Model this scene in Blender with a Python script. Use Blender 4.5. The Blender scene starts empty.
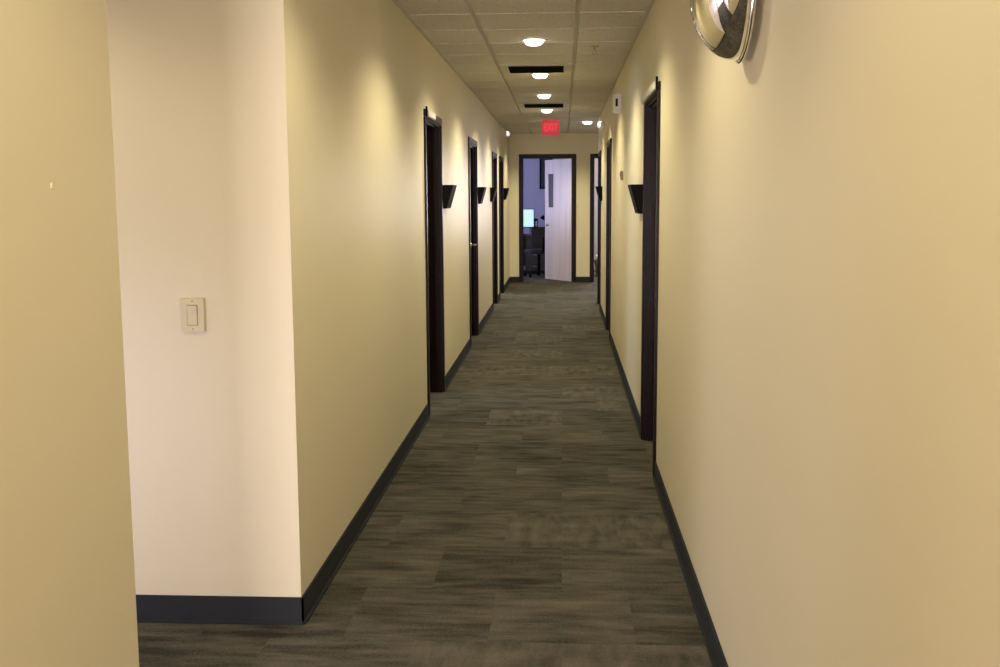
import bpy, bmesh, math, random
from mathutils import Vector, Matrix, Euler
random.seed(4)
C = bpy.context.scene.collection
PI = math.pi

# ---------------------------------------------------------------- dimensions
WL, WR, H, YE, T = 0.919, 0.499, 2.554, 18.84, 0.10
Y_CORNER, Y_NEAR = 3.63, 2.20         # side passage on the left lies between these
XP = -3.6
Y_REND = 15.30                        # right wall stops here, hall turns right
BH = 0.098                            # rubber base height

# ---------------------------------------------------------------- materials
def newmat(name):
    m = bpy.data.materials.new(name); m.use_nodes = True
    nt = m.node_tree
    return m, nt, nt.nodes['Principled BSDF']

def simple(name, col, rough=.6, metal=0., spec=.5, bump=None, var=0.0, coat=0.):
    m, nt, b = newmat(name)
    b.inputs['Base Color'].default_value = (*col, 1)
    b.inputs['Roughness'].default_value = rough
    b.inputs['Metallic'].default_value = metal
    b.inputs['Specular IOR Level'].default_value = spec
    b.inputs['Coat Weight'].default_value = coat
    tc = nt.nodes.new('ShaderNodeNewGeometry')
    if var:
        n = nt.nodes.new('ShaderNodeTexNoise'); n.inputs['Scale'].default_value = 7
        nt.links.new(tc.outputs['Position'], n.inputs['Vector'])
        mx = nt.nodes.new('ShaderNodeMix'); mx.data_type = 'RGBA'
        mx.inputs['A'].default_value = (*[c*(1-var) for c in col], 1)
        mx.inputs['B'].default_value = (*[min(1, c*(1+var)) for c in col], 1)
        nt.links.new(n.outputs['Fac'], mx.inputs['Factor'])
        nt.links.new(mx.outputs['Result'], b.inputs['Base Color'])
    if bump:
        n = nt.nodes.new('ShaderNodeTexNoise'); n.inputs['Scale'].default_value = bump[0]
        n.inputs['Detail'].default_value = 4
        nt.links.new(tc.outputs['Position'], n.inputs['Vector'])
        bp = nt.nodes.new('ShaderNodeBump'); bp.inputs['Strength'].default_value = bump[1]
        bp.inputs['Distance'].default_value = bump[2]
        nt.links.new(n.outputs['Fac'], bp.inputs['Height'])
        nt.links.new(bp.outputs['Normal'], b.inputs['Normal'])
    return m

def emit(name, col, s):
    m, nt, b = newmat(name)
    b.inputs['Base Color'].default_value = (*col, 1)
    b.inputs['Emission Color'].default_value = (*col, 1)
    b.inputs['Emission Strength'].default_value = s
    return m

def wood(name, c1, c2, rough=.4, scale=(30, 30, 2.5), spec=.5):
    m, nt, b = newmat(name)
    g = nt.nodes.new('ShaderNodeTexCoord')
    mp = nt.nodes.new('ShaderNodeMapping'); mp.inputs['Scale'].default_value = scale
    n = nt.nodes.new('ShaderNodeTexNoise'); n.inputs['Scale'].default_value = 1; n.inputs['Detail'].default_value = 5
    r = nt.nodes.new('ShaderNodeValToRGB')
    r.color_ramp.elements[0].position = .3; r.color_ramp.elements[0].color = (*c1, 1)
    r.color_ramp.elements[1].position = .7; r.color_ramp.elements[1].color = (*c2, 1)
    nt.links.new(g.outputs['Object'], mp.inputs['Vector']); nt.links.new(mp.outputs[0], n.inputs['Vector'])
    nt.links.new(n.outputs['Fac'], r.inputs['Fac']); nt.links.new(r.outputs['Color'], b.inputs['Base Color'])
    b.inputs['Roughness'].default_value = rough; b.inputs['Specular IOR Level'].default_value = spec
    return m

def carpet_mat():
    m, nt, b = newmat('carpet_tile')
    N = nt.nodes.new; L = nt.links.new
    g = N('ShaderNodeNewGeometry')
    def noise(vec, scale, detail=3):
        n = N('ShaderNodeTexNoise'); n.inputs['Scale'].default_value = scale; n.inputs['Detail'].default_value = detail
        L(vec, n.inputs['Vector']); return n.outputs['Fac']
    def math_(op, a, bb, clamp=False):
        x = N('ShaderNodeMath'); x.operation = op; x.use_clamp = clamp
        for i, v in enumerate((a, bb)):
            if v is None: continue
            if isinstance(v, (int, float)): x.inputs[i].default_value = v
            else: L(v, x.inputs[i])
        return x.outputs[0]
    # carpet tile cells (0.5 m), quarter-turned at random
    sc = N('ShaderNodeVectorMath'); sc.operation = 'MULTIPLY'; sc.inputs[1].default_value = (2, 2, 0); L(g.outputs['Position'], sc.inputs[0])
    sp = N('ShaderNodeSeparateXYZ'); L(sc.outputs[0], sp.inputs[0])
    row = math_('FLOOR', sp.outputs['Y'], None)
    cb = N('ShaderNodeCombineXYZ'); L(math_('ADD', sp.outputs['X'], math_('MULTIPLY', row, .5)), cb.inputs['X']); L(sp.outputs['Y'], cb.inputs['Y'])
    fl = N('ShaderNodeVectorMath'); fl.operation = 'FLOOR'; L(cb.outputs[0], fl.inputs[0])
    wn = N('ShaderNodeTexWhiteNoise'); wn.noise_dimensions = '2D'; L(fl.outputs[0], wn.inputs['Vector'])
    off = N('ShaderNodeVectorMath'); off.operation = 'MULTIPLY_ADD'; off.inputs[1].default_value = (7, 7, 0)
    L(wn.outputs['Color'], off.inputs[0]); L(g.outputs['Position'], off.inputs[2])
    def mapped(s):
        mp = N('ShaderNodeMapping'); mp.inputs['Scale'].default_value = s; L(off.outputs[0], mp.inputs['Vector']); return mp.outputs[0]
    sx = noise(mapped((5, 22, 1)), 1, 6); sy = noise(mapped((20, 6, 1)), 1, 6)
    turn = math_('GREATER_THAN', wn.outputs['Value'], .75)
    mx = N('ShaderNodeMix'); mx.data_type = 'FLOAT'
    L(turn, mx.inputs['Factor']); L(sx, mx.inputs['A']); L(sy, mx.inputs['B'])
    big = noise(mapped((2.5, 7, 1)), 1, 5)
    fine = noise(g.outputs['Position'], 95, 3)
    v = math_('MULTIPLY_ADD', mx.outputs['Result'], .62)
    s1 = math_('MULTIPLY', mx.outputs['Result'], .75)
    s2 = math_('MULTIPLY', big, .75); s3 = math_('MULTIPLY', fine, .42)
    s4 = math_('MULTIPLY', wn.outputs['Value'], .17)
    s = math_('ADD', math_('ADD', s1, s2), math_('ADD', s3, s4))
    s = math_('SUBTRACT', s, .58)
    r = N('ShaderNodeValToRGB')
    e = r.color_ramp.elements
    e[0].position = .2; e[0].color = (.024, .022, .0155, 1)
    e[1].position = .85; e[1].color = (.142, .127, .098, 1)
    L(s, r.inputs['Fac']); L(r.outputs['Color'], b.inputs['Base Color'])
    b.inputs['Roughness'].default_value = .95; b.inputs['Specular IOR Level'].default_value = .15
    bp = N('ShaderNodeBump'); bp.inputs['Strength'].default_value = .5; bp.inputs['Distance'].default_value = .004
    L(s, bp.inputs['Height']); L(bp.outputs['Normal'], b.inputs['Normal'])
    return m

def tile_mat():
    m, nt, b = newmat('ceiling_tile')
    N = nt.nodes.new; L = nt.links.new
    g = N('ShaderNodeNewGeometry'); n = N('ShaderNodeTexNoise'); n.inputs['Scale'].default_value = 90; n.inputs['Detail'].default_value = 3
    L(g.outputs['Position'], n.inputs['Vector'])
    r = N('ShaderNodeValToRGB'); e = r.color_ramp.elements
    e[0].position = .33; e[0].color = (.42, .39, .33, 1); e[1].position = .42; e[1].color = (.66, .63, .57, 1)
    L(n.outputs['Fac'], r.inputs['Fac']); L(r.outputs['Color'], b.inputs['Base Color'])
    b.inputs['Roughness'].default_value = .9; b.inputs['Specular IOR Level'].default_value = .1
    return m

M = dict(
    wall=simple('cream_wall_paint', (.73, .655, .465), .42, spec=.4, bump=(220, .12, .002)),
    lav=simple('grey_lavender_paint', (.50, .48, .60), .7, bump=(200, .1, .002)),
    white_paint=simple('white_room_paint', (.75, .73, .70), .7, bump=(200, .1, .002)),
    base=simple('black_rubber_base', (.026, .028, .031), .8, spec=.12, bump=(90, .1, .002)),
    frame=wood('dark_mahogany', (.007, .003, .0025), (.013, .005, .0045), .33, spec=.14),
    dleaf=wood('dark_mahogany_leaf', (.014, .006, .005), (.03, .012, .009), .3),
    maple=wood('pale_maple', (.55, .45, .38), (.66, .55, .47), .35, (22, 22, 1.2)),
    carpet=carpet_mat(), tile=tile_mat(),
    grid=simple('ceiling_grid_metal', (.55, .52, .44), .5),
    white=simple('white_plastic', (.75, .73, .68), .4),
    almond=simple('almond_plastic', (.62, .55, .33), .35),
    black=simple('black_plastic', (.004, .0036, .004), .6, spec=.08, bump=(150, .1, .001)),
    steel=simple('brushed_steel', (.6, .6, .6), .28, 1., bump=(300, .05, .001)),
    chrome=simple('chrome', (.86, .85, .83), .06, 1.),
    brass=simple('aged_nickel', (.50, .42, .30), .3, 1.),
    glass=None,
    lens=emit('lit_downlight_lens', (1, .93, .78), 9),
    exitred=emit('exit_sign_red', (.9, .05, .08), 1.0),
    exitpink=emit('exit_sign_panel', (.55, .045, .06), .55),
    screen=emit('monitor_screen', (.55, .80, 1.0), .95),
    paper=simple('paper', (.8, .8, .82), .8),
    deskm=wood('espresso_desk', (.012, .008, .007), (.028, .018, .014), .4, (3, 30, 30)),
    fabric=simple('charcoal_fabric', (.03, .03, .035), .95, bump=(400, .3, .002)),
    box=simple('grey_cabinet_metal', (.22, .23, .24), .5),
    art=simple('dark_art_print', (.03, .03, .05), .5, var=.5),
    plant=simple('leaf_green', (.05, .12, .03), .5, var=.3),
    clay=simple('clay_pot', (.3, .14, .08), .8),
    tan=simple('tan_plastic', (.34, .24, .16), .5),
)
def glass_mat():
    m, nt, b = newmat('window_glass')
    b.inputs['Base Color'].default_value = (.85, .9, .95, 1); b.inputs['Roughness'].default_value = .03
    b.inputs['Transmission Weight'].default_value = 1; b.inputs['IOR'].default_value = 1.1
    return m
M['glass'] = glass_mat()
M['lite'] = simple('smoked_door_glass', (.09, .085, .125), .5, spec=.15)

# ---------------------------------------------------------------- mesh helpers
def bx(bm, x0, x1, y0, y1, z0, z1, bev=0.):
    b = bmesh.new()
    bmesh.ops.create_cube(b, size=1)
    for v in b.verts:
        v.co = Vector(((x0+x1)/2+v.co.x*(x1-x0), (y0+y1)/2+v.co.y*(y1-y0), (z0+z1)/2+v.co.z*(z1-z0)))
    if bev: bmesh.ops.bevel(b, geom=b.edges[:], offset=bev, segments=2, affect='EDGES')
    me = bpy.data.meshes.new('t'); b.to_mesh(me); b.free(); bm.from_mesh(me); bpy.data.meshes.remove(me)

def prism(bm, poly, lo, hi, axis='y'):
    """poly: 2-D outline; extruded along axis from lo to hi."""
    def P(a, b, c): return {'y': (a, c, b), 'x': (c, a, b), 'z': (a, b, c)}[axis]
    A = [bm.verts.new(P(a, b, lo)) for a, b in poly]; B = [bm.verts.new(P(a, b, hi)) for a, b in poly]
    n = len(poly)
    bm.faces.new(A); bm.faces.new(B[::-1])
    for i in range(n): bm.faces.new((A[i], B[i], B[(i+1) % n], A[(i+1) % n]))
    bmesh.ops.recalc_face_normals(bm, faces=bm.faces[:])

def lathe(bm, prof, n=40, M4=Matrix()):
    """profile of (radius, height) turned about z, then moved by M4."""
    rings = []
    for r, z in prof:
        if r < 1e-5: rings.append([bm.verts.new(M4 @ Vector((0, 0, z)))])
        else: rings.append([bm.verts.new(M4 @ Vector((r*math.cos(2*PI*k/n), r*math.sin(2*PI*k/n), z))) for k in range(n)])
    fs = []
    for a, b in zip(rings, rings[1:]):
        for k in range(n):
            q = [a[k % len(a)], a[(k+1) % n % len(a)], b[(k+1) % n % len(b)], b[k % len(b)]]
            u = []
            for v in q:
                if v not in u: u.append(v)
            if len(u) > 2: fs.append(bm.faces.new(u))
    bmesh.ops.recalc_face_normals(bm, faces=bm.faces[:])
    for f in fs: f.smooth = True

def tube(bm, pts, r, n=12):
    prev = None
    pts = [Vector(p) for p in pts]
    for i, p in enumerate(pts):
        d = (pts[min(i+1, len(pts)-1)]-pts[max(i-1, 0)]).normalized()
        q = d.to_track_quat('Z', 'Y').to_matrix()
        ring = [bm.verts.new(p+q @ Vector((r*math.cos(2*PI*k/n), r*math.sin(2*PI*k/n), 0))) for k in range(n)]
        if prev:
            for k in range(n):
                f = bm.faces.new((prev[k], prev[(k+1) % n], ring[(k+1) % n], ring[k])); f.smooth = True
        else: bm.faces.new(ring[::-1])
        prev = ring
    bm.faces.new(prev)
    bmesh.ops.recalc_face_normals(bm, faces=bm.faces[:])

def obj(name, bm, mat, parent=None, loc=None):
    me = bpy.data.meshes.new(name); bm.to_mesh(me); bm.free()
    me.materials.append(mat)
    o = bpy.data.objects.new(name, me); C.objects.link(o)
    if parent: o.parent = parent
    if loc is not None: o.location = loc
    return o

def tag(o, label, cat, group=None):
    o['label'] = label; o['category'] = cat
    if group: o['group'] = group
    return o

def thing(name, label, cat, loc, rot=(0, 0, 0), group=None):
    o = bpy.data.objects.new(name, None); C.objects.link(o)
    o.empty_display_size = .05
    o.location = loc; o.rotation_euler = rot
    return tag(o, label, cat, group)

def dup(root, loc, label, rot=None):
    r = root.copy(); C.objects.link(r); r.location = loc
    if rot: r.rotation_euler = rot
    r['label'] = label
    for ch in list(root.children):
        c = ch.copy(); C.objects.link(c); c.parent = r
        for g in list(ch.children):
            d = g.copy(); C.objects.link(d); d.parent = c
    return r

def struct(name, bm, mat):
    o = obj(name, bm, mat); o['kind'] = 'structure'; return o

def wall_y(name, x0, x1, ya, yb, holes, mat, z1=H+.02):
    """wall running along y, holes = [(y0, y1, z0, z1)]"""
    bm = bmesh.new(); y = ya
    for a, b, c, d in sorted(holes):
        bx(bm, x0, x1, y, a, 0, z1)
        if c > 0: bx(bm, x0, x1, a, b, 0, c)
        bx(bm, x0, x1, a, b, d, z1); y = b
    bx(bm, x0, x1, y, yb, 0, z1)
    return struct(name, bm, mat)

def wall_x(name, y0, y1, xa, xb, holes, mat, z1=H+.02):
    bm = bmesh.new(); x = xa
    for a, b, c, d in sorted(holes):
        bx(bm, x, a, y0, y1, 0, z1)
        if c > 0: bx(bm, a, b, y0, y1, 0, c)
        bx(bm, a, b, y0, y1, d, z1); x = b
    bx(bm, x, xb, y0, y1, 0, z1)
    return struct(name, bm, mat)

# ---------------------------------------------------------------- shell
CW = .045        # casing width
# casing outer limits (near, far) of every side door
LD = [(7.24, 8.24), (10.66, 11.66), (14.22, 15.16), (15.78, 16.78)]
RD = [(5.66, 6.64), (11.2, 12.14), (14.15, 15.08)]
DT = 2.075       # top of side casings
ED = (-.750, .236, 2.205)
ED2 = (.472, 1.45, 2.205)

def dh(l): return [(a+CW, b-CW, 0, DT-CW) for a, b in l]

bm = bmesh.new(); bx(bm, -6.2, 4.2, -4.2, 23.2, -.12, 0); struct('floor', bm, M['carpet'])

wall_y('wall_left', -WL-T, -WL, Y_CORNER+T, YE, dh(LD), M['wall'])
wall_x('wall_facing', Y_CORNER, Y_CORNER+T, XP, -WL, [], M['wall'])
wall_y('wall_left_near', -WL-T, -WL, -4, Y_NEAR, [], M['wall'])
wall_x('wall_passage', Y_NEAR-T, Y_NEAR, XP, -WL-T, [(-3.1, -1.5, .12, 1.12)], M['wall'])
wall_y('wall_passage_end', XP-.1, XP, Y_NEAR-T, Y_CORNER+T, [(2.35, 3.5, .08, 1.05)], M['wall'])
wall_y('wall_right', WR, WR+T, -4, Y_REND, dh(RD), M['wall'])
wall_x('wall_hall', Y_REND-T, Y_REND, WR+T, 3.1, [], M['wall'])
wall_y('wall_hall_end', 3.1, 3.2, Y_REND-T, 22.1, [], M['wall'])
wall_x('wall_back', -4.1, -4, -WL-T, WR+T, [(-.85, .05, .4, 2.1)], M['wall'])
wall_x('wall_end', YE, YE+T, -WL-T, 3.1, [(ED[0]+CW, ED[1]-CW, 0, ED[2]-CW), (ED2[0]+CW, ED2[1]-CW, 0, ED2[2]-CW)], M['wall'])
# rooms behind the left doors
XO = -4.1
wall_y('wall_outer', XO-T, XO, Y_CORNER+T, 22.1,
       [(6.3, 8.6, .8, 2.2), (12.6, 14.6, .8, 2.2), (15.9, 17.8, .8, 2.2), (19.6, 21.4, .85, 2.25)], M['white_paint'])
for i, y in enumerate((5.6, 9.4, 12.3, 15.42)):
    wall_x('wall_divider' if i == 0 else 'wall_divider.%03d' % i, y, y+.08, XO, -WL-T, [], M['white_paint'])
wall_x('wall_room_end', YE+.02, YE+.1, XO, -WL-T, [], M['lav'])
# end rooms
wall_x('wall_office_back', 22.0, 22.1, XO, .42, [], M['lav'])
wall_x('wall_office_far', 22.0, 22.1, .42, 3.1, [(.9, 2.3, .75, 2.25)], M['white_paint'])
wall_y('wall_office_side', .34, .42, YE+T, 22.0, [], M['lav'])
# right side rooms stay closed: doors shut

# ---------------------------------------------------------------- ceiling
bm = bmesh.new()
P = .61
x0 = -.523 - 9*P; y0 = 8.9 - 22*P
bx(bm, -6.2, 4.2, -4.2, 23.2, H+.014, H+.06)
for i in range(17):
    for j in range(46):
        a, b = x0+i*P, y0+j*P
        if a > WR or b > 19.5 or a+P < -2.2: continue
        if (a+P < -WL-T) and not (b < Y_CORNER and b+P > Y_NEAR): continue
        g = .010
        vent = abs(a+P/2+.218) < .1 and (abs(b-8.9) < .1 or abs(b-12.56) < .1)
        if vent: continue
        z = H-.004
        # tegular tile: bevelled face that drops below the grid
        lo = [(a+g+.006, b+g+.006), (a+P-g-.006, b+g+.006), (a+P-g-.006, b+P-g-.006), (a+g+.006, b+P-g-.006)]
        hi = [(a+g, b+g), (a+P-g, b+g), (a+P-g, b+P-g), (a+g, b+P-g)]
        L_ = [bm.verts.new((*p, z)) for p in lo]; H_ = [bm.verts.new((*p, H+.0141)) for p in hi]
        bm.faces.new(L_[::-1])
        for k in range(4): bm.faces.new((L_[k], L_[(k+1) % 4], H_[(k+1) % 4], H_[k]))
struct('ceiling', bm, M['tile'])
bm = bmesh.new()
for a, b in ((-WL, Y_NEAR), ):
    pass
bx(bm, -WL, -WL+.022, -4, Y_NEAR, H-.006, H+.012)
bx(bm, -WL, -WL+.022, Y_CORNER, YE, H-.006, H+.012)
bx(bm, WR-.022, WR, -4, Y_REND, H-.006, H+.012)
bx(bm, -WL+.022, 3.0, YE-.022, YE, H-.006, H+.012)
bx(bm, XP, -WL, Y_CORNER-.022, Y_CORNER, H-.006, H+.012)
struct('trim_1', bm, M['grid'])

# ---------------------------------------------------------------- baseboards
def base_run(bm, kind, plane, sgn, segs):
    for a, b in segs:
        t = .009
        if kind == 'y':
            xa, xb = sorted((plane, plane+sgn*t)); bx(bm, xa, xb, a, b, 0, BH, .002)
            xa, xb = sorted((plane, plane+sgn*.018)); bx(bm, xa, xb, a, b, 0, .012, .003)
        else:
            ya, yb = sorted((plane, plane+sgn*t)); bx(bm, a, b, ya, yb, 0, BH, .002)
            ya, yb = sorted((plane, plane+sgn*.018)); bx(bm, a, b, ya, yb, 0, .012, .003)
def gaps(a, b, ds):
    out = []; y = a
    for p, q in ds: out.append((y, p)); y = q
    out.append((y, b)); return out
bm = bmesh.new(); base_run(bm, 'y', -WL, 1, gaps(Y_CORNER-.009, YE, LD)); struct('baseboard_left', bm, M['base'])
bm = bmesh.new(); base_run(bm, 'y', WR, -1, gaps(-4, Y_REND, RD)); struct('baseboard_right', bm, M['base'])
bm = bmesh.new(); base_run(bm, 'y', -WL, 1, [(-4, Y_NEAR)]); struct('baseboard_near', bm, M['base'])
bm = bmesh.new(); base_run(bm, 'x', Y_CORNER, -1, [(XP, -WL+.009)]); struct('baseboard_facing', bm, M['base'])
bm = bmesh.new(); base_run(bm, 'x', YE, -1, [(-WL, ED[0]), (ED[1], ED2[0]), (ED2[1], 3.1)]); struct('baseboard_end', bm, M['base'])

# ---------------------------------------------------------------- doors
def sroot(name, loc, rz=0):
    o = bpy.data.objects.new(name, None); C.objects.link(o); o.location = loc; o.rotation_euler = (0, 0, rz)
    o['kind'] = 'structure'; o.empty_display_size = .05
    return o

def lever_bm(x, z, y, s):
    """lever handle on a face at local y, s = outward sign"""
    bm = bmesh.new()
    lathe(bm, [(0, 0), (.027, 0), (.027, .006), (.022, .010), (.011, .012), (.011, .045), (0, .045)], 24,
          Matrix.Translation((x, y, z)) @ Matrix.Rotation(-s*PI/2, 4, 'X'))
    tube(bm, [(x, y+s*.042, z), (x+.03, y+s*.05, z), (x+.11, y+s*.048, z)], .009, 10)
    return bm

def make_door(name, loc, rz, w, top, angle, leafmat, depth=T, lite=False, hinge_far=True, flip=1):
    """local frame: opening runs along +x from 0 to w (outer casing), corridor side is -y."""
    r = sroot(name, loc, rz)
    bm = bmesh.new()
    e = .014                                    # casing stands proud of the wall
    for side in (-1, 1):
        ya, yb = ((-e, .0) if side < 0 else (depth, depth+e))
        bx(bm, 0, CW+.006, ya, yb, 0, top-CW-.006, .003)
        bx(bm, w-CW-.006, w, ya, yb, 0, top-CW-.006, .003)
        bx(bm, 0, w, ya, yb, top-CW-.006, top, .003)
    j = .018
    bx(bm, CW-.001, CW+j, 0, depth, 0, top-CW)
    bx(bm, w-CW-j, w-CW+.001, 0, depth, 0, top-CW)
    bx(bm, CW+j, w-CW-j, 0, depth, top-CW-j, top-CW+.001)
    # stops
    for a, b in ((CW+j, CW+j+.012), (w-CW-j-.012, w-CW-j)): bx(bm, a, b, .025, .05, 0, top-CW-j)
    bx(bm, CW+j, w-CW-j, .025, .05, top-CW-j-.012, top-CW-j)
    obj('frame', bm, M['frame'], r)
    lw = w-2*CW-2*j-.006; lh = top-CW-j-.012
    bm = bmesh.new()
    # leaf built from hinge at x=0 growing towards -x (hinge on the far jamb) or +x
    s = -1 if hinge_far else 1
    def X(a, b): return tuple(sorted((s*a, s*b)))
    if lite:
        l0, l1, z0, z1 = lw-.28, lw-.12, lh-.84, lh-.25
        bx(bm, *X(0, l0), -.022, .022, .006, lh); bx(bm, *X(l1, lw), -.022, .022, .006, lh)
        bx(bm, *X(l0, l1), -.022, .022, .006, z0); bx(bm, *X(l0, l1), -.022, .022, z1, lh)
    else:
        bx(bm, *X(0, lw), -.022, .022, .006, lh, .002)
    hx = (w-CW-j-.003) if hinge_far else (CW+j+.003)
    leaf = obj('door_leaf', bm, leafmat, r, (hx, depth-.022, 0))
    leaf.rotation_euler = (0, 0, s*(-1)*(-1)*(-angle) if hinge_far else angle)
    if hinge_far: leaf.rotation_euler = (0, 0, -angle)
    else: leaf.rotation_euler = (0, 0, angle)
    hb = lever_bm(s*(lw-.07), .98, -.022, -1) if s > 0 else lever_bm(s*(lw-.07), .98, -.022, -1)
    obj('handle', hb, M['steel'], leaf)
    obj('handle', lever_bm(s*(lw-.07), .98, .022, 1), M['steel'], leaf)
    bm = bmesh.new()
    for z in (.22, lh/2, lh-.22):
        tube(bm, [(0, .026, z-.05), (0, .026, z+.05)], .007, 10)
    obj('hinge', bm, M['steel'], leaf)
    if lite:
        bm = bmesh.new(); bx(bm, *X(l0, l1), -.019, .019, z0, z1); obj('vision_glass', bm, M['lite'], leaf)
        bm = bmesh.new()
        for yy in (-.026, .022):
            bx(bm, *X(l0-.014, l0), yy, yy+.004, z0-.014, z1+.014); bx(bm, *X(l1, l1+.014), yy, yy+.004, z0-.014, z1+.014)
            bx(bm, *X(l0, l1), yy, yy+.004, z0-.014, z0); bx(bm, *X(l0, l1), yy, yy+.004, z1, z1+.014)
        obj('glazing_bead', bm, leafmat, leaf)
    return r
# left doors: local +x = +Y, corridor side (-y local) must be +X  -> rotate +90deg: x->Y, y->-X  ok
n = 1
for i, (a, b) in enumerate(LD):
    make_door('door_%d' % n, (-WL, a, 0), PI/2, b-a, DT, 0 if i == 1 else math.radians(95), M['dleaf'], hinge_far=False); n += 1
# right doors: local x -> -Y (rotate -90): y -> +X
for i, (a, b) in enumerate(RD):
    make_door('door_%d' % n, (WR, b, 0), -PI/2, b-a, DT, 0, M['dleaf'], hinge_far=False); n += 1
make_door('door_%d' % n, (ED[0], YE, 0), 0, ED[1]-ED[0], ED[2], math.radians(57), M['maple'], lite=True, hinge_far=True); n += 1
make_door('door_%d' % n, (ED2[0], YE, 0), 0, ED2[1]-ED2[0], ED2[2], math.radians(100), M['maple'], hinge_far=True); n += 1

# windows that let the daylight in, and one added for fill
def win(name, kind, plane, a, b, z0, z1):
    r = sroot(name, (0, 0, 0)); bm = bmesh.new(); w = .05
    def B(p, q, c, d):
        if kind == 'y': bx(bm, plane-.03, plane+.03, p, q, c, d, .004)
        else: bx(bm, p, q, plane-.03, plane+.03, c, d, .004)
    B(a, a+w, z0, z1); B(b-w, b, z0, z1); B(a+w, b-w, z0, z0+w); B(a+w, b-w, z1-w, z1)
    m = (a+b)/2; B(m-w/2, m+w/2, z0+w, z1-w)
    obj('window_frame', bm, M['white'], r)
win('window_1', 'y', XO-.05, 6.3, 8.6, .8, 2.2)
win('window_2', 'y', XO-.05, 12.6, 14.6, .8, 2.2)
win('window_3', 'y', XO-.05, 15.9, 17.8, .8, 2.2)
win('window_4', 'y', XO-.05, 19.6, 21.4, .85, 2.25)
win('window_5', 'x', 22.05, .9, 2.3, .75, 2.25)
win('window_6', 'y', XP-.05, 2.35, 3.5, .08, 1.05)
win('fill_window_8', 'x', Y_NEAR-T/2, -3.1, -1.5, .12, 1.12)  # added window, out of view, set low to light the facing wall
win('window_7', 'x', -4.05, -.85, .05, .4, 2.1)

# ---------------------------------------------------------------- downlights
def make_downlight(loc, label):
    t = thing('downlight', label, 'ceiling light', loc, group='round recessed downlights along the ceiling')
    bm = bmesh.new()
    lathe(bm, [(.066, .002), (.070, -.006), (.088, -.005), (.094, 0), (.094, .006), (.066, .006), (.066, .002)], 40)
    obj('trim_ring', bm, M['white'], t)
    bm = bmesh.new()
    lathe(bm, [(.066, .0)] + [(.066*math.cos(a*PI/2/8)**.5, -.038*math.sin(a*PI/2/8)) for a in range(1, 8)] + [(0, -.038)], 32)
    obj('lens', bm, M['lens'], t)
    return t
ZL = H-.004
DL = [1.42, 3.47, 5.52, 7.55, 9.63, 11.62, 13.6, 15.65, 17.7, -.6, -2.65]
LB = ['above the near stretch of corridor, out ahead of the viewer', 'near the mouth of the side passage', 'before the first left doorway',
      'nearest of those seen, just before the dark air grille', 'just beyond the first dark air grille', 'just before the thin farther air grille',
      'directly in front of the red EXIT sign', 'hidden behind the red EXIT sign', 'last before the end wall with the open door', 'over the camera spot', 'behind the camera spot']
d0 = None
for y, l in zip(DL, LB):
    lab = 'round glowing recessed ceiling downlight, ' + l
    if d0 is None: d0 = make_downlight((-.195, y, ZL), lab)
    else: dup(d0, (-.195, y, ZL), lab)
dup(d0, (.355, 15.85, ZL), 'glowing recessed ceiling downlight right of the red EXIT sign, off the main row')
dup(d0, (1.6, 17.2, ZL), 'round glowing recessed downlight over the hall that turns off at the far end')
dup(d0, (-2.0, 2.95, ZL), 'round glowing recessed downlight over the side passage')

WARM = (1, .895, .60)
def spot(loc, power, size=2.5, col=WARM, blend=.55, rot=(0, 0, 0)):
    l = bpy.data.lights.new('downlight_lamp', 'SPOT'); l.energy = power; l.color = col
    l.spot_size = size; l.spot_blend = blend; l.shadow_soft_size = .055
    o = bpy.data.objects.new('downlight_lamp', l); C.objects.link(o); o.location = loc; o.rotation_euler = rot
for y in DL: spot((-.195, y, H-.065), 31 if y < 2 else 44 if y < 5 else 64 if y < 6 else 78 if y < 14.5 else 84)
spot((.355, 15.85, H-.065), 60); spot((1.6, 17.2, H-.065), 60); spot((-2.0, 2.95, H-.065), 26)

def area(name, loc, rot, sx, sy, power, col):
    l = bpy.data.lights.new(name, 'AREA'); l.shape = 'RECTANGLE'; l.size = sx; l.size_y = sy; l.energy = power; l.color = col
    o = bpy.data.objects.new(name, l); C.objects.link(o); o.location = loc; o.rotation_euler = rot
DAY = (.72, .80, 1.0)
# +X facing: rotate about y by -90
area('window_daylight_fill', (XO-.12, 7.45, 1.5), (0, -PI/2, 0), 1.3, 2.2, 60, DAY)
area('window_daylight_fill', (XO-.12, 13.6, 1.5), (0, -PI/2, 0), 1.3, 1.9, 120, DAY)
area('window_daylight_fill', (XO-.12, 16.85, 1.5), (0, -PI/2, 0), 1.3, 1.8, 120, DAY)
area('window_daylight_fill', (XO-.12, 20.5, 1.55), (0, -PI/2, 0), 1.3, 1.7, 95, (.56, .60, 1.0))
area('window_daylight_fill', (1.6, 22.16, 1.5), (PI/2, 0, PI), 1.3, 1.4, 90, (.95, .9, 1.0))
area('window_daylight_fill', (XP-.13, 2.92, .55), (0, -PI/2, 0), .9, 1.1, 26, (.98, .88, 1.05))
area('window_daylight_fill', (-2.3, Y_NEAR-T-.06, .62), (PI/2, 0, 0), 1.5, .95, 15, (.96, .86, 1.10))  # added fill behind the unseen passage window, aimed at the facing wall
area('window_daylight_fill', (-.4, -4.13, 1.25), (PI/2, 0, 0), .9, 1.7, 290, (1, .90, .95))

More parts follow.
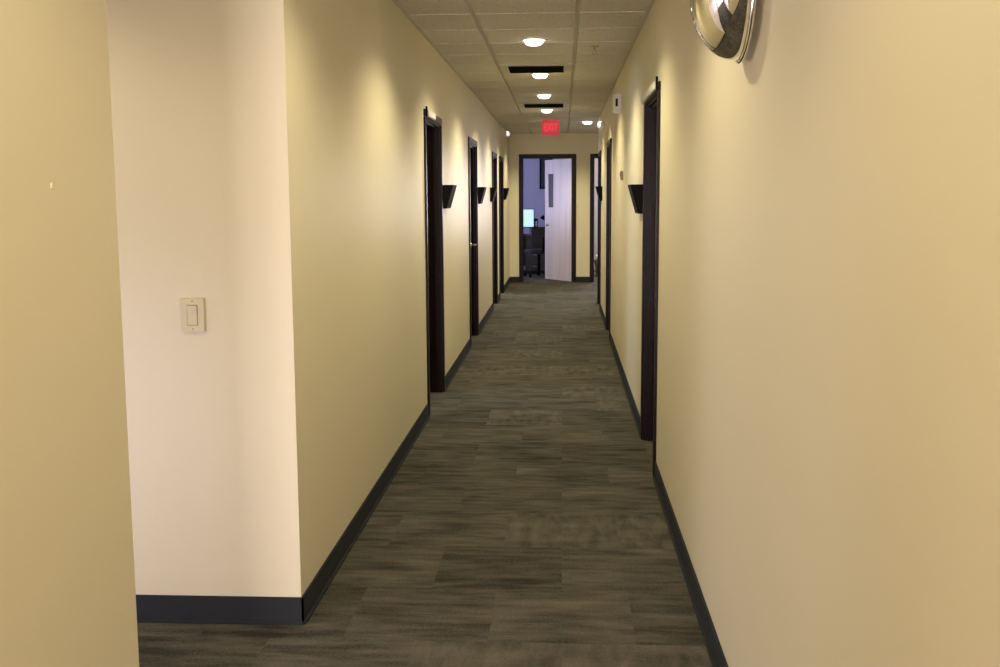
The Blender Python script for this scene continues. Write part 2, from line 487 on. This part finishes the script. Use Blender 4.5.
# ---------------------------------------------------------------- air grilles
def make_grille(loc, label):
    t = thing('air_grille', label, 'air vent', loc, group='lay-in air grilles in the ceiling')
    bm = bmesh.new(); o, i, iy = .295, .225, .19
    for a, b, c, d in ((-o, o, -o, -iy), (-o, o, iy, o), (-o, -i, -iy, iy), (i, o, -iy, iy)): bx(bm, a, b, c, d, -.006, .016, .003)
    obj('frame', bm, M['grid'], t)
    for k in range(6):
        y = -.180+k*.062
        bm = bmesh.new(); prism(bm, [(y-.006, .012), (y+.004, .012), (y+.030, -.020), (y+.022, -.022)], -.226, .226, 'x')
        obj('louvre', bm, M['black'], t)
    bm = bmesh.new(); bx(bm, -.23, .23, -.195, .195, .0125, .016); obj('backing', bm, M['black'], t)
    return t
g0 = make_grille((-.218, 9.205, H-.004), 'dark louvred air grille in the ceiling between the two nearest visible downlights')
dup(g0, (-.218, 12.865, H-.004), 'farther, thinner-looking dark air grille in the ceiling before the EXIT sign')

# sprinkler
t = thing('sprinkler_head', 'small pendant fire sprinkler in the ceiling beside the nearest visible downlight', 'sprinkler', (.225, 7.9, ZL))
bm = bmesh.new(); lathe(bm, [(0, 0), (.034, 0), (.030, -.008), (.012, -.010), (.009, -.03), (0, -.03)], 24); obj('escutcheon', bm, M['brass'], t)
bm = bmesh.new(); tube(bm, [(-.004, 0, -.026), (-.015, 0, -.04), (-.004, 0, -.058)], .0025, 6); tube(bm, [(.004, 0, -.026), (.015, 0, -.04), (.004, 0, -.058)], .0025, 6); obj('yoke', bm, M['brass'], t)
bm = bmesh.new(); lathe(bm, [(0, -.056), (.018, -.057), (.018, -.060), (0, -.060)], 20); obj('deflector', bm, M['brass'], t)

# ---------------------------------------------------------------- exit sign
def text_bm(s, size, depth):
    c = bpy.data.curves.new('t', 'FONT'); c.body = s; c.size = size; c.extrude = depth; c.align_x = 'CENTER'; c.align_y = 'CENTER'; c.offset = size*.012
    o = bpy.data.objects.new('t', c); C.objects.link(o)
    bpy.context.view_layer.update()
    me = bpy.data.meshes.new_from_object(o.evaluated_get(bpy.context.evaluated_depsgraph_get()))
    bm = bmesh.new(); bm.from_mesh(me); bpy.data.objects.remove(o); bpy.data.curves.remove(c); bpy.data.meshes.remove(me)
    return bm
t = thing('exit_sign', 'glowing red EXIT sign hanging from the ceiling at the corridor end', 'exit sign', (-.165, 15.2, ZL))
bm = bmesh.new(); lathe(bm, [(0, 0), (.05, 0), (.045, -.012), (.01, -.016), (.01, -.03), (0, -.03)], 24); obj('canopy', bm, M['white'], t)
bm = bmesh.new(); bx(bm, -.125, .125, -.02, .02, -.225, -.018, .008); obj('housing', bm, M['exitpink'], t)
bm = text_bm('EXIT', .115, .002)
bmesh.ops.scale(bm, vec=(.82, 1.25, 1), verts=bm.verts)
bm.transform(Matrix.Translation((0, -.0215, -.122)) @ Matrix.Rotation(PI/2, 4, 'X'))
obj('lettering', bm, M['exitred'], t)

# emergency lights high on the walls near the far end
M['lens_glint'] = emit('emergency_lens_glint', (1, .95, .85), 1.1)  # lenses made to glow, imitating bright glints at the far end
def make_emergency(loc, rz, label):
    t = thing('emergency_light', label, 'emergency light', loc, (0, 0, rz), 'two-headed emergency lights near the corridor end')
    bm = bmesh.new(); bx(bm, 0, .045, -.15, .15, -.045, .045, .01); obj('housing', bm, M['white'], t)
    sy = -1 if rz == 0 else 1                    # heads aim back down the corridor
    for q in (-.07, .07):
        A = Matrix.Translation((.052, q*1.4, .015)) @ Matrix.Rotation(sy*(-PI/2), 4, 'X')
        bm = bmesh.new(); lathe(bm, [(0, -.03), (.022, -.025), (.038, .01), (.040, .024), (.034, .024), (.034, .018), (0, .018)], 24, A); hd = obj('lamp_head', bm, M['white'], t)
        bm = bmesh.new(); lathe(bm, [(0, .019), (.033, .019), (.02, .026), (0, .028)], 24, A); obj('lamp_lens', bm, M['lens_glint'], hd)
    return t
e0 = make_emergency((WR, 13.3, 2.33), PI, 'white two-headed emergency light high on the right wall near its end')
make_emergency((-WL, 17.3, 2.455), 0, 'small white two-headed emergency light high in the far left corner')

# small alarm box high on right wall
t = thing('alarm_strobe', 'small cream alarm box with a dark slot high on the right wall', 'alarm', (WR, 9.45, 2.275))
bm = bmesh.new(); bx(bm, -.072, 0, -.02, .02, -.08, .08, .006); obj('housing', bm, M['white'], t)
bm = bmesh.new(); bx(bm, -.050, -.030, -.0225, -.0195, -.025, .04, .001); obj('slot', bm, M['black'], t)

t = thing('thermostat', 'small tan thermostat on the right wall past the first right doorway', 'thermostat', (WR, 9.1, 1.66))
bm = bmesh.new(); bx(bm, -.022, 0, -.04, .04, -.04, .04, .006); obj('housing', bm, M['tan'], t)
bm = bmesh.new(); bx(bm, -.024, -.0215, -.022, .022, .0, .024, .0005); obj('display', bm, M['black'], t)

# ---------------------------------------------------------------- chart holders
def make_holder(loc, rz, label):
    """local: wall at x=0, protrudes +x, width along y"""
    t = thing('chart_holder', label, 'chart holder', loc, (0, 0, rz), 'black wall pockets beside the doorways')
    w, h, d0_, d1 = .15, .18, .03, .082
    bm = bmesh.new(); bx(bm, 0, .006, -w, w, 0, h, .001); obj('back_panel', bm, M['black'], t)
    bm = bmesh.new(); prism(bm, [(d1-.006, h), (d1, h), (d0_, 0), (d0_-.006, 0)], -w, w); obj('front_panel', bm, M['black'], t)
    for s in (-1, 1):
        a, b = sorted((s*w, s*(w-.006)))
        bm = bmesh.new(); prism(bm, [(.006, 0), (d0_-.005, 0), (d1-.005, h), (.006, h)], a, b); obj('side_panel', bm, M['black'], t)
    bm = bmesh.new(); bx(bm, .006, d0_-.004, -w+.006, w-.006, 0, .006); obj('bottom_panel', bm, M['black'], t)
    return t
h0 = make_holder((-WL, 8.50, 1.405), 0, 'black wall pocket just past the nearest left doorway')
dup(h0, (-WL, 11.93, 1.415), 'black wall pocket just past the second left doorway')
dup(h0, (-WL, 13.98, 1.425), 'black wall pocket just before the third left doorway')
dup(h0, (-WL, 17.10, 1.44), 'black wall pocket nearest the far end on the left wall')
dup(h0, (WR, 6.92, 1.385), 'black wall pocket just past the nearest right doorway', (0, 0, PI))
dup(h0, (WR, 13.90, 1.43), 'black wall pocket near the far end of the right wall', (0, 0, PI))

# white rails standing in for glints of light on the nearest door heads
def make_glint_rail(loc, rz, length, label):
    t = thing('glint_rail', label, 'glint rail', loc, (0, 0, rz), 'white rails standing in for glints on the door heads')
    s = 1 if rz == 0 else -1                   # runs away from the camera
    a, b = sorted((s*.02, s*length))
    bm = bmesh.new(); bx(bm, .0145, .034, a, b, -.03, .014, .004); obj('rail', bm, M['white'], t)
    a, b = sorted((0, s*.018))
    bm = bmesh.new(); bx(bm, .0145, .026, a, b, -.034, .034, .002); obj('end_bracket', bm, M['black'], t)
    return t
make_glint_rail((-WL, LD[0][0]+.005, DT-.018), 0, .42, 'short white rail standing in for a glint over the nearest left doorway')
make_glint_rail((WR, RD[0][0]+.005, DT-.01), PI, .92, 'long white rail standing in for a glint over the nearest right doorway')

# ---------------------------------------------------------------- light switch
t = thing('light_switch', 'almond rocker light switch plate on the facing wall of the side passage', 'light switch', (-1.266, Y_CORNER, 1.10))
bm = bmesh.new(); bx(bm, -.043, .043, -.007, 0, -.0585, .0585, .003); obj('plate', bm, M['almond'], t)
bm = bmesh.new()
bx(bm, -.019, .019, -.0075, -.0065, -.036, .036, .0003)
obj('rocker_surround', bm, M['tan'], t)
bm = bmesh.new(); prism(bm, [(-.0075, -.033), (-.010, -.033), (-.0085, 0), (-.0125, .033), (-.0075, .033)], -.0165, .0165, 'x'); obj('rocker', bm, M['almond'], t)
for s in (-1, 1):
    bm = bmesh.new(); lathe(bm, [(0, 0), (.003, 0), (.0025, .0012), (0, .0014)], 12, Matrix.Translation((0, -.007, s*.048)) @ Matrix.Rotation(PI/2, 4, 'X')); obj('screw', bm, M['brass'], t)

# wall anchor on near left wall
bm = bmesh.new(); lathe(bm, [(0, 0), (.0065, 0), (.006, .0025), (.002, .003), (.0015, .001), (0, .001)], 16, Matrix.Rotation(PI/2, 4, 'Y'))
tag(obj('wall_anchor', bm, M['wall'], None, (-WL, 1.92, 1.522)), 'tiny painted-over screw anchor in the nearest left wall', 'screw')

# ---------------------------------------------------------------- chrome dome fixture
t = thing('wall_dome', 'chrome dome fixture mounted high on the nearest right wall', 'wall light', (WR, 3.0, 2.075))
RX = Matrix.Rotation(-PI/2, 4, 'Y')       # lathe z -> -x
bm = bmesh.new(); lathe(bm, [(0, 0), (.10, 0), (.10, .022), (0, .022)], 40, RX); obj('mounting_plate', bm, M['steel'], t)
bm = bmesh.new(); lathe(bm, [(.198, .022), (.219, .018), (.227, .021), (.227, .027), (.221, .031), (.198, .040), (.198, .022)], 72, RX); obj('rim', bm, M['chrome'], t)
bm = bmesh.new()
pr = [(0, .022), (.205, .022), (.220, .028)]
for k in range(1, 17):
    a = k/16*PI/2
    pr.append(((.220*math.cos(a)**.8) if k < 16 else 0, .028+.133*math.sin(a)))
lathe(bm, pr, 72, RX); obj('dome', bm, M['chrome'], t)
bm = bmesh.new(); lathe(bm, [(0, .158), (.012, .159), (.010, .165), (.005, .169), (0, .17)], 24, RX); obj('finial', bm, M['chrome'], t)

# ---------------------------------------------------------------- end office
t = thing('office_desk', 'dark wooden desk against the office back wall through the end doorway', 'desk', (-1.0, 21.2, 0))
bm = bmesh.new(); bx(bm, -.9, .75, -.38, .38, .71, .745, .004); obj('desktop', bm, M['deskm'], t)
for s in (-.88, .70):
    bm = bmesh.new(); bx(bm, s, s+.03, -.36, .36, 0, .71); obj('side_panel', bm, M['deskm'], t)
bm = bmesh.new(); bx(bm, -.85, .70, .30, .32, .12, .71); obj('modesty_panel', bm, M['deskm'], t)
for k in range(3):
    bm = bmesh.new(); bx(bm, .29, .695, -.355, -.335, .04+k*.22, .25+k*.22, .003); q = obj('drawer', bm, M['deskm'], t)
    bm = bmesh.new(); tube(bm, [(.44, -.357, .15+k*.22), (.44, -.38, .15+k*.22), (.55, -.38, .15+k*.22), (.55, -.357, .15+k*.22)], .005, 8); obj('handle', bm, M['steel'], q)

t = thing('computer_monitor', 'computer monitor with a bright pale blue screen on the office desk', 'monitor', (-.80, 21.17, .745), (0, 0, .1))
bm = bmesh.new(); bx(bm, -.11, .11, -.08, .08, 0, .012, .004); obj('base', bm, M['black'], t)
bm = bmesh.new(); bx(bm, -.02, .02, .02, .04, .01, .25, .003); obj('stand', bm, M['black'], t)
bm = bmesh.new(); bx(bm, -.25, .25, -.02, .02, .14, .50, .006); obj('casing', bm, M['black'], t)
bm = bmesh.new(); bx(bm, -.238, .238, -.0225, -.0195, .155, .488); obj('screen', bm, M['screen'], t)

t = thing('keyboard', 'black computer keyboard on the office desk', 'keyboard', (-1.0, 20.92, .745))
bm = bmesh.new(); bx(bm, -.21, .21, -.065, .065, 0, .018, .004); obj('case', bm, M['black'], t)
bm = bmesh.new()
for i in range(14):
    for j in range(5): bx(bm, -.198+i*.0285, -.174+i*.0285, -.056+j*.0225, -.037+j*.0225, .017, .024)
obj('keys', bm, M['box'], t)

t = thing('desk_telephone', 'black desk telephone beside the monitor on the office desk', 'telephone', (-.36, 21.32, .745), (0, 0, .2))
bm = bmesh.new(); prism(bm, [(-.09, 0), (.09, 0), (.09, .075), (-.09, .025)], -.09, .09, 'x'); obj('base', bm, M['black'], t)
bm = bmesh.new(); tube(bm, [(-.06, -.09, .055), (-.06, -.07, .075), (-.06, .06, .105), (-.06, .085, .09)], .02, 10); obj('handset', bm, M['black'], t)

def papers(name, x, y, rz, n_, label):
    bm = bmesh.new()
    for k in range(n_):
        b2 = bmesh.new(); bx(b2, -.09, .09, -.115, .115, k*.006, k*.006+.005)
        b2.transform(Matrix.Rotation(random.uniform(-.08, .08), 4, 'Z')); me = bpy.data.meshes.new('t'); b2.to_mesh(me); b2.free(); bm.from_mesh(me); bpy.data.meshes.remove(me)
    o = obj(name, bm, M['paper'], None, (x, y, .745)); o.rotation_euler = (0, 0, rz)
    tag(o, label, 'paper')
papers('paper_stack', -.48, 20.92, .2, 9, 'stack of white papers on the front of the office desk')

t = thing('desk_lamp', 'small black desk lamp standing at the right end of the office desk', 'lamp', (-.31, 21.02, .745))
bm = bmesh.new(); lathe(bm, [(0, 0), (.06, 0), (.055, .012), (0, .014)], 24); obj('base', bm, M['black'], t)
bm = bmesh.new(); tube(bm, [(0, 0, .012), (.03, 0, .2), (-.05, 0, .34)], .007, 8); obj('arm', bm, M['black'], t)
bm = bmesh.new(); lathe(bm, [(.018, .05), (.05, -.03), (.047, -.03), (.015, .045)], 24, Matrix.Translation((-.07, 0, .33)) @ Matrix.Rotation(.5, 4, 'Y')); obj('shade', bm, M['black'], t)

for k, (x, mt_, lab) in enumerate(((-.62, 'box', 'grey'), (-.565, 'black', 'black'), (-.51, 'fabric', 'charcoal'))):
    t = thing('ring_binder', lab + ' upright ring binder behind the papers on the office desk', 'binder', (x, 21.42, .745), group='binders standing on the office desk')
    bm = bmesh.new(); bx(bm, -.026, -.022, -.13, .13, 0, .31); bx(bm, .022, .026, -.13, .13, 0, .31); bx(bm, -.026, .026, -.134, -.13, 0, .31, .001); obj('cover', bm, M[mt_], t)
    bm = bmesh.new(); bx(bm, -.021, .021, -.128, .12, .008, .30); obj('pages', bm, M['paper'], t)
    bm = bmesh.new(); bx(bm, -.016, .016, -.1355, -.1335, .16, .26); obj('spine_label', bm, M['paper'], t)

# office chair in front of the desk
t = thing('office_chair', 'charcoal swivel office chair at the desk through the end doorway', 'chair', (-.44, 20.2, 0), (0, 0, .35))
bm = bmesh.new()
for k in range(5):
    a = k*2*PI/5; tube(bm, [(0, 0, .09), (.27*math.cos(a), .27*math.sin(a), .065)], .018, 8)
obj('star_base', bm, M['black'], t)
for k in range(5):
    a = k*2*PI/5; bm = bmesh.new(); lathe(bm, [(0, -.012), (.028, -.012), (.028, .012), (0, .012)], 16, Matrix.Translation((.27*math.cos(a), .27*math.sin(a), .0285)) @ Matrix.Rotation(PI/2, 4, 'X')); obj('caster', bm, M['black'], t)
bm = bmesh.new(); tube(bm, [(0, 0, .08), (0, 0, .44)], .025, 12); obj('gas_post', bm, M['black'], t)
bm = bmesh.new(); bx(bm, -.24, .24, -.24, .24, .43, .51, .03); obj('seat', bm, M['fabric'], t)
bm = bmesh.new(); bx(bm, -.22, .22, -.28, -.22, .56, .93, .025); obj('backrest', bm, M['fabric'], t)
bm = bmesh.new(); tube(bm, [(0, -.1, .44), (0, -.27, .48), (0, -.29, .75)], .018, 8); obj('back_bracket', bm, M['black'], t)

# filing cabinet box (pale, lower right of the view through the door)
t = thing('file_cabinet', 'low grey filing cabinet on the office floor beside the open door', 'cabinet', (-.02, 21.5, 0))
bm = bmesh.new(); bx(bm, -.2, .2, -.25, .25, 0, .62, .006); obj('body', bm, M['box'], t)
for k in range(2):
    bm = bmesh.new(); bx(bm, -.185, .185, -.268, -.251, .04+k*.29, .31+k*.29, .004); q = obj('drawer', bm, M['box'], t)
    bm = bmesh.new(); bx(bm, -.05, .05, -.278, -.268, .20+k*.29, .215+k*.29, .003); obj('handle', bm, M['steel'], q)

t = thing('picture_frame', 'tall dark framed picture on the lavender office wall behind the open door edge', 'picture', (-.33, 21.997, 1.95))
bm = bmesh.new()
for a, b, c, d in ((-.13, .13, -.32, -.29), (-.13, .13, .29, .32), (-.13, -.10, -.29, .29), (.10, .13, -.29, .29)): bx(bm, a, b, -.025, 0, c, d, .003)
obj('frame', bm, M['black'], t)
bm = bmesh.new(); bx(bm, -.10, .10, -.012, -.002, -.29, .29); obj('print', bm, M['art'], t)

# potted plant standing in the bright room beside it
t = thing('potted_plant', 'leafy potted plant in the bright room behind the right end doorway', 'plant', (.74, 20.6, 0))
bm = bmesh.new(); lathe(bm, [(0, 0), (.10, 0), (.14, .26), (.15, .26), (.15, .29), (.13, .29), (.12, .25), (0, .25)], 28); obj('pot', bm, M['clay'], t)
bm = bmesh.new()
for k in range(34):
    a = random.uniform(0, 2*PI); l = random.uniform(.2, .36); e = random.uniform(.6, 1.4)
    d = Vector((math.cos(a)*math.cos(e), math.sin(a)*math.cos(e), math.sin(e))); s = Vector((-math.sin(a), math.cos(a), 0))
    pts = []
    for j in range(6):
        q = j/5; c = Vector((0, 0, .25))+d*l*q+Vector((0, 0, -.18*q*q)); w = .03*math.sin(PI*min(1, q*.9+.08))
        pts.append((bm.verts.new(c-s*w), bm.verts.new(c+s*w)))
    for p, q in zip(pts, pts[1:]):
        f = bm.faces.new((p[0], p[1], q[1], q[0])); f.smooth = True
obj('foliage', bm, M['plant'], t)

# ---------------------------------------------------------------- world, camera
w = bpy.data.worlds.new('sky'); bpy.context.scene.world = w; w.use_nodes = True
bg = w.node_tree.nodes['Background']; bg.inputs['Color'].default_value = (.85, .88, 1, 1); bg.inputs['Strength'].default_value = 1.3

f, yaw, pitch, roll = 1082.73, -.0579, .1265, -.0056
cd = bpy.data.cameras.new('camera'); cam = bpy.data.objects.new('camera', cd); C.objects.link(cam)
cd.sensor_fit = 'HORIZONTAL'; cd.sensor_width = 36; cd.lens = f*36/1000; cd.clip_start = .05
fw = Vector((math.sin(yaw)*math.cos(pitch), math.cos(yaw)*math.cos(pitch), -math.sin(pitch)))
r = Vector((math.cos(yaw), -math.sin(yaw), 0)); u = r.cross(fw)
r2 = math.cos(roll)*r+math.sin(roll)*u; u2 = -math.sin(roll)*r+math.cos(roll)*u
mt = Matrix((r2, u2, -fw)).transposed().to_4x4(); mt.translation = (0, 0, 1.5)
cam.matrix_world = mt
sc = bpy.context.scene; sc.camera = cam
sc.view_settings.view_transform = 'Standard'; sc.view_settings.look = 'None'; sc.view_settings.gamma = 1
sc.view_settings.use_curve_mapping = False; sc.view_settings.exposure = 0
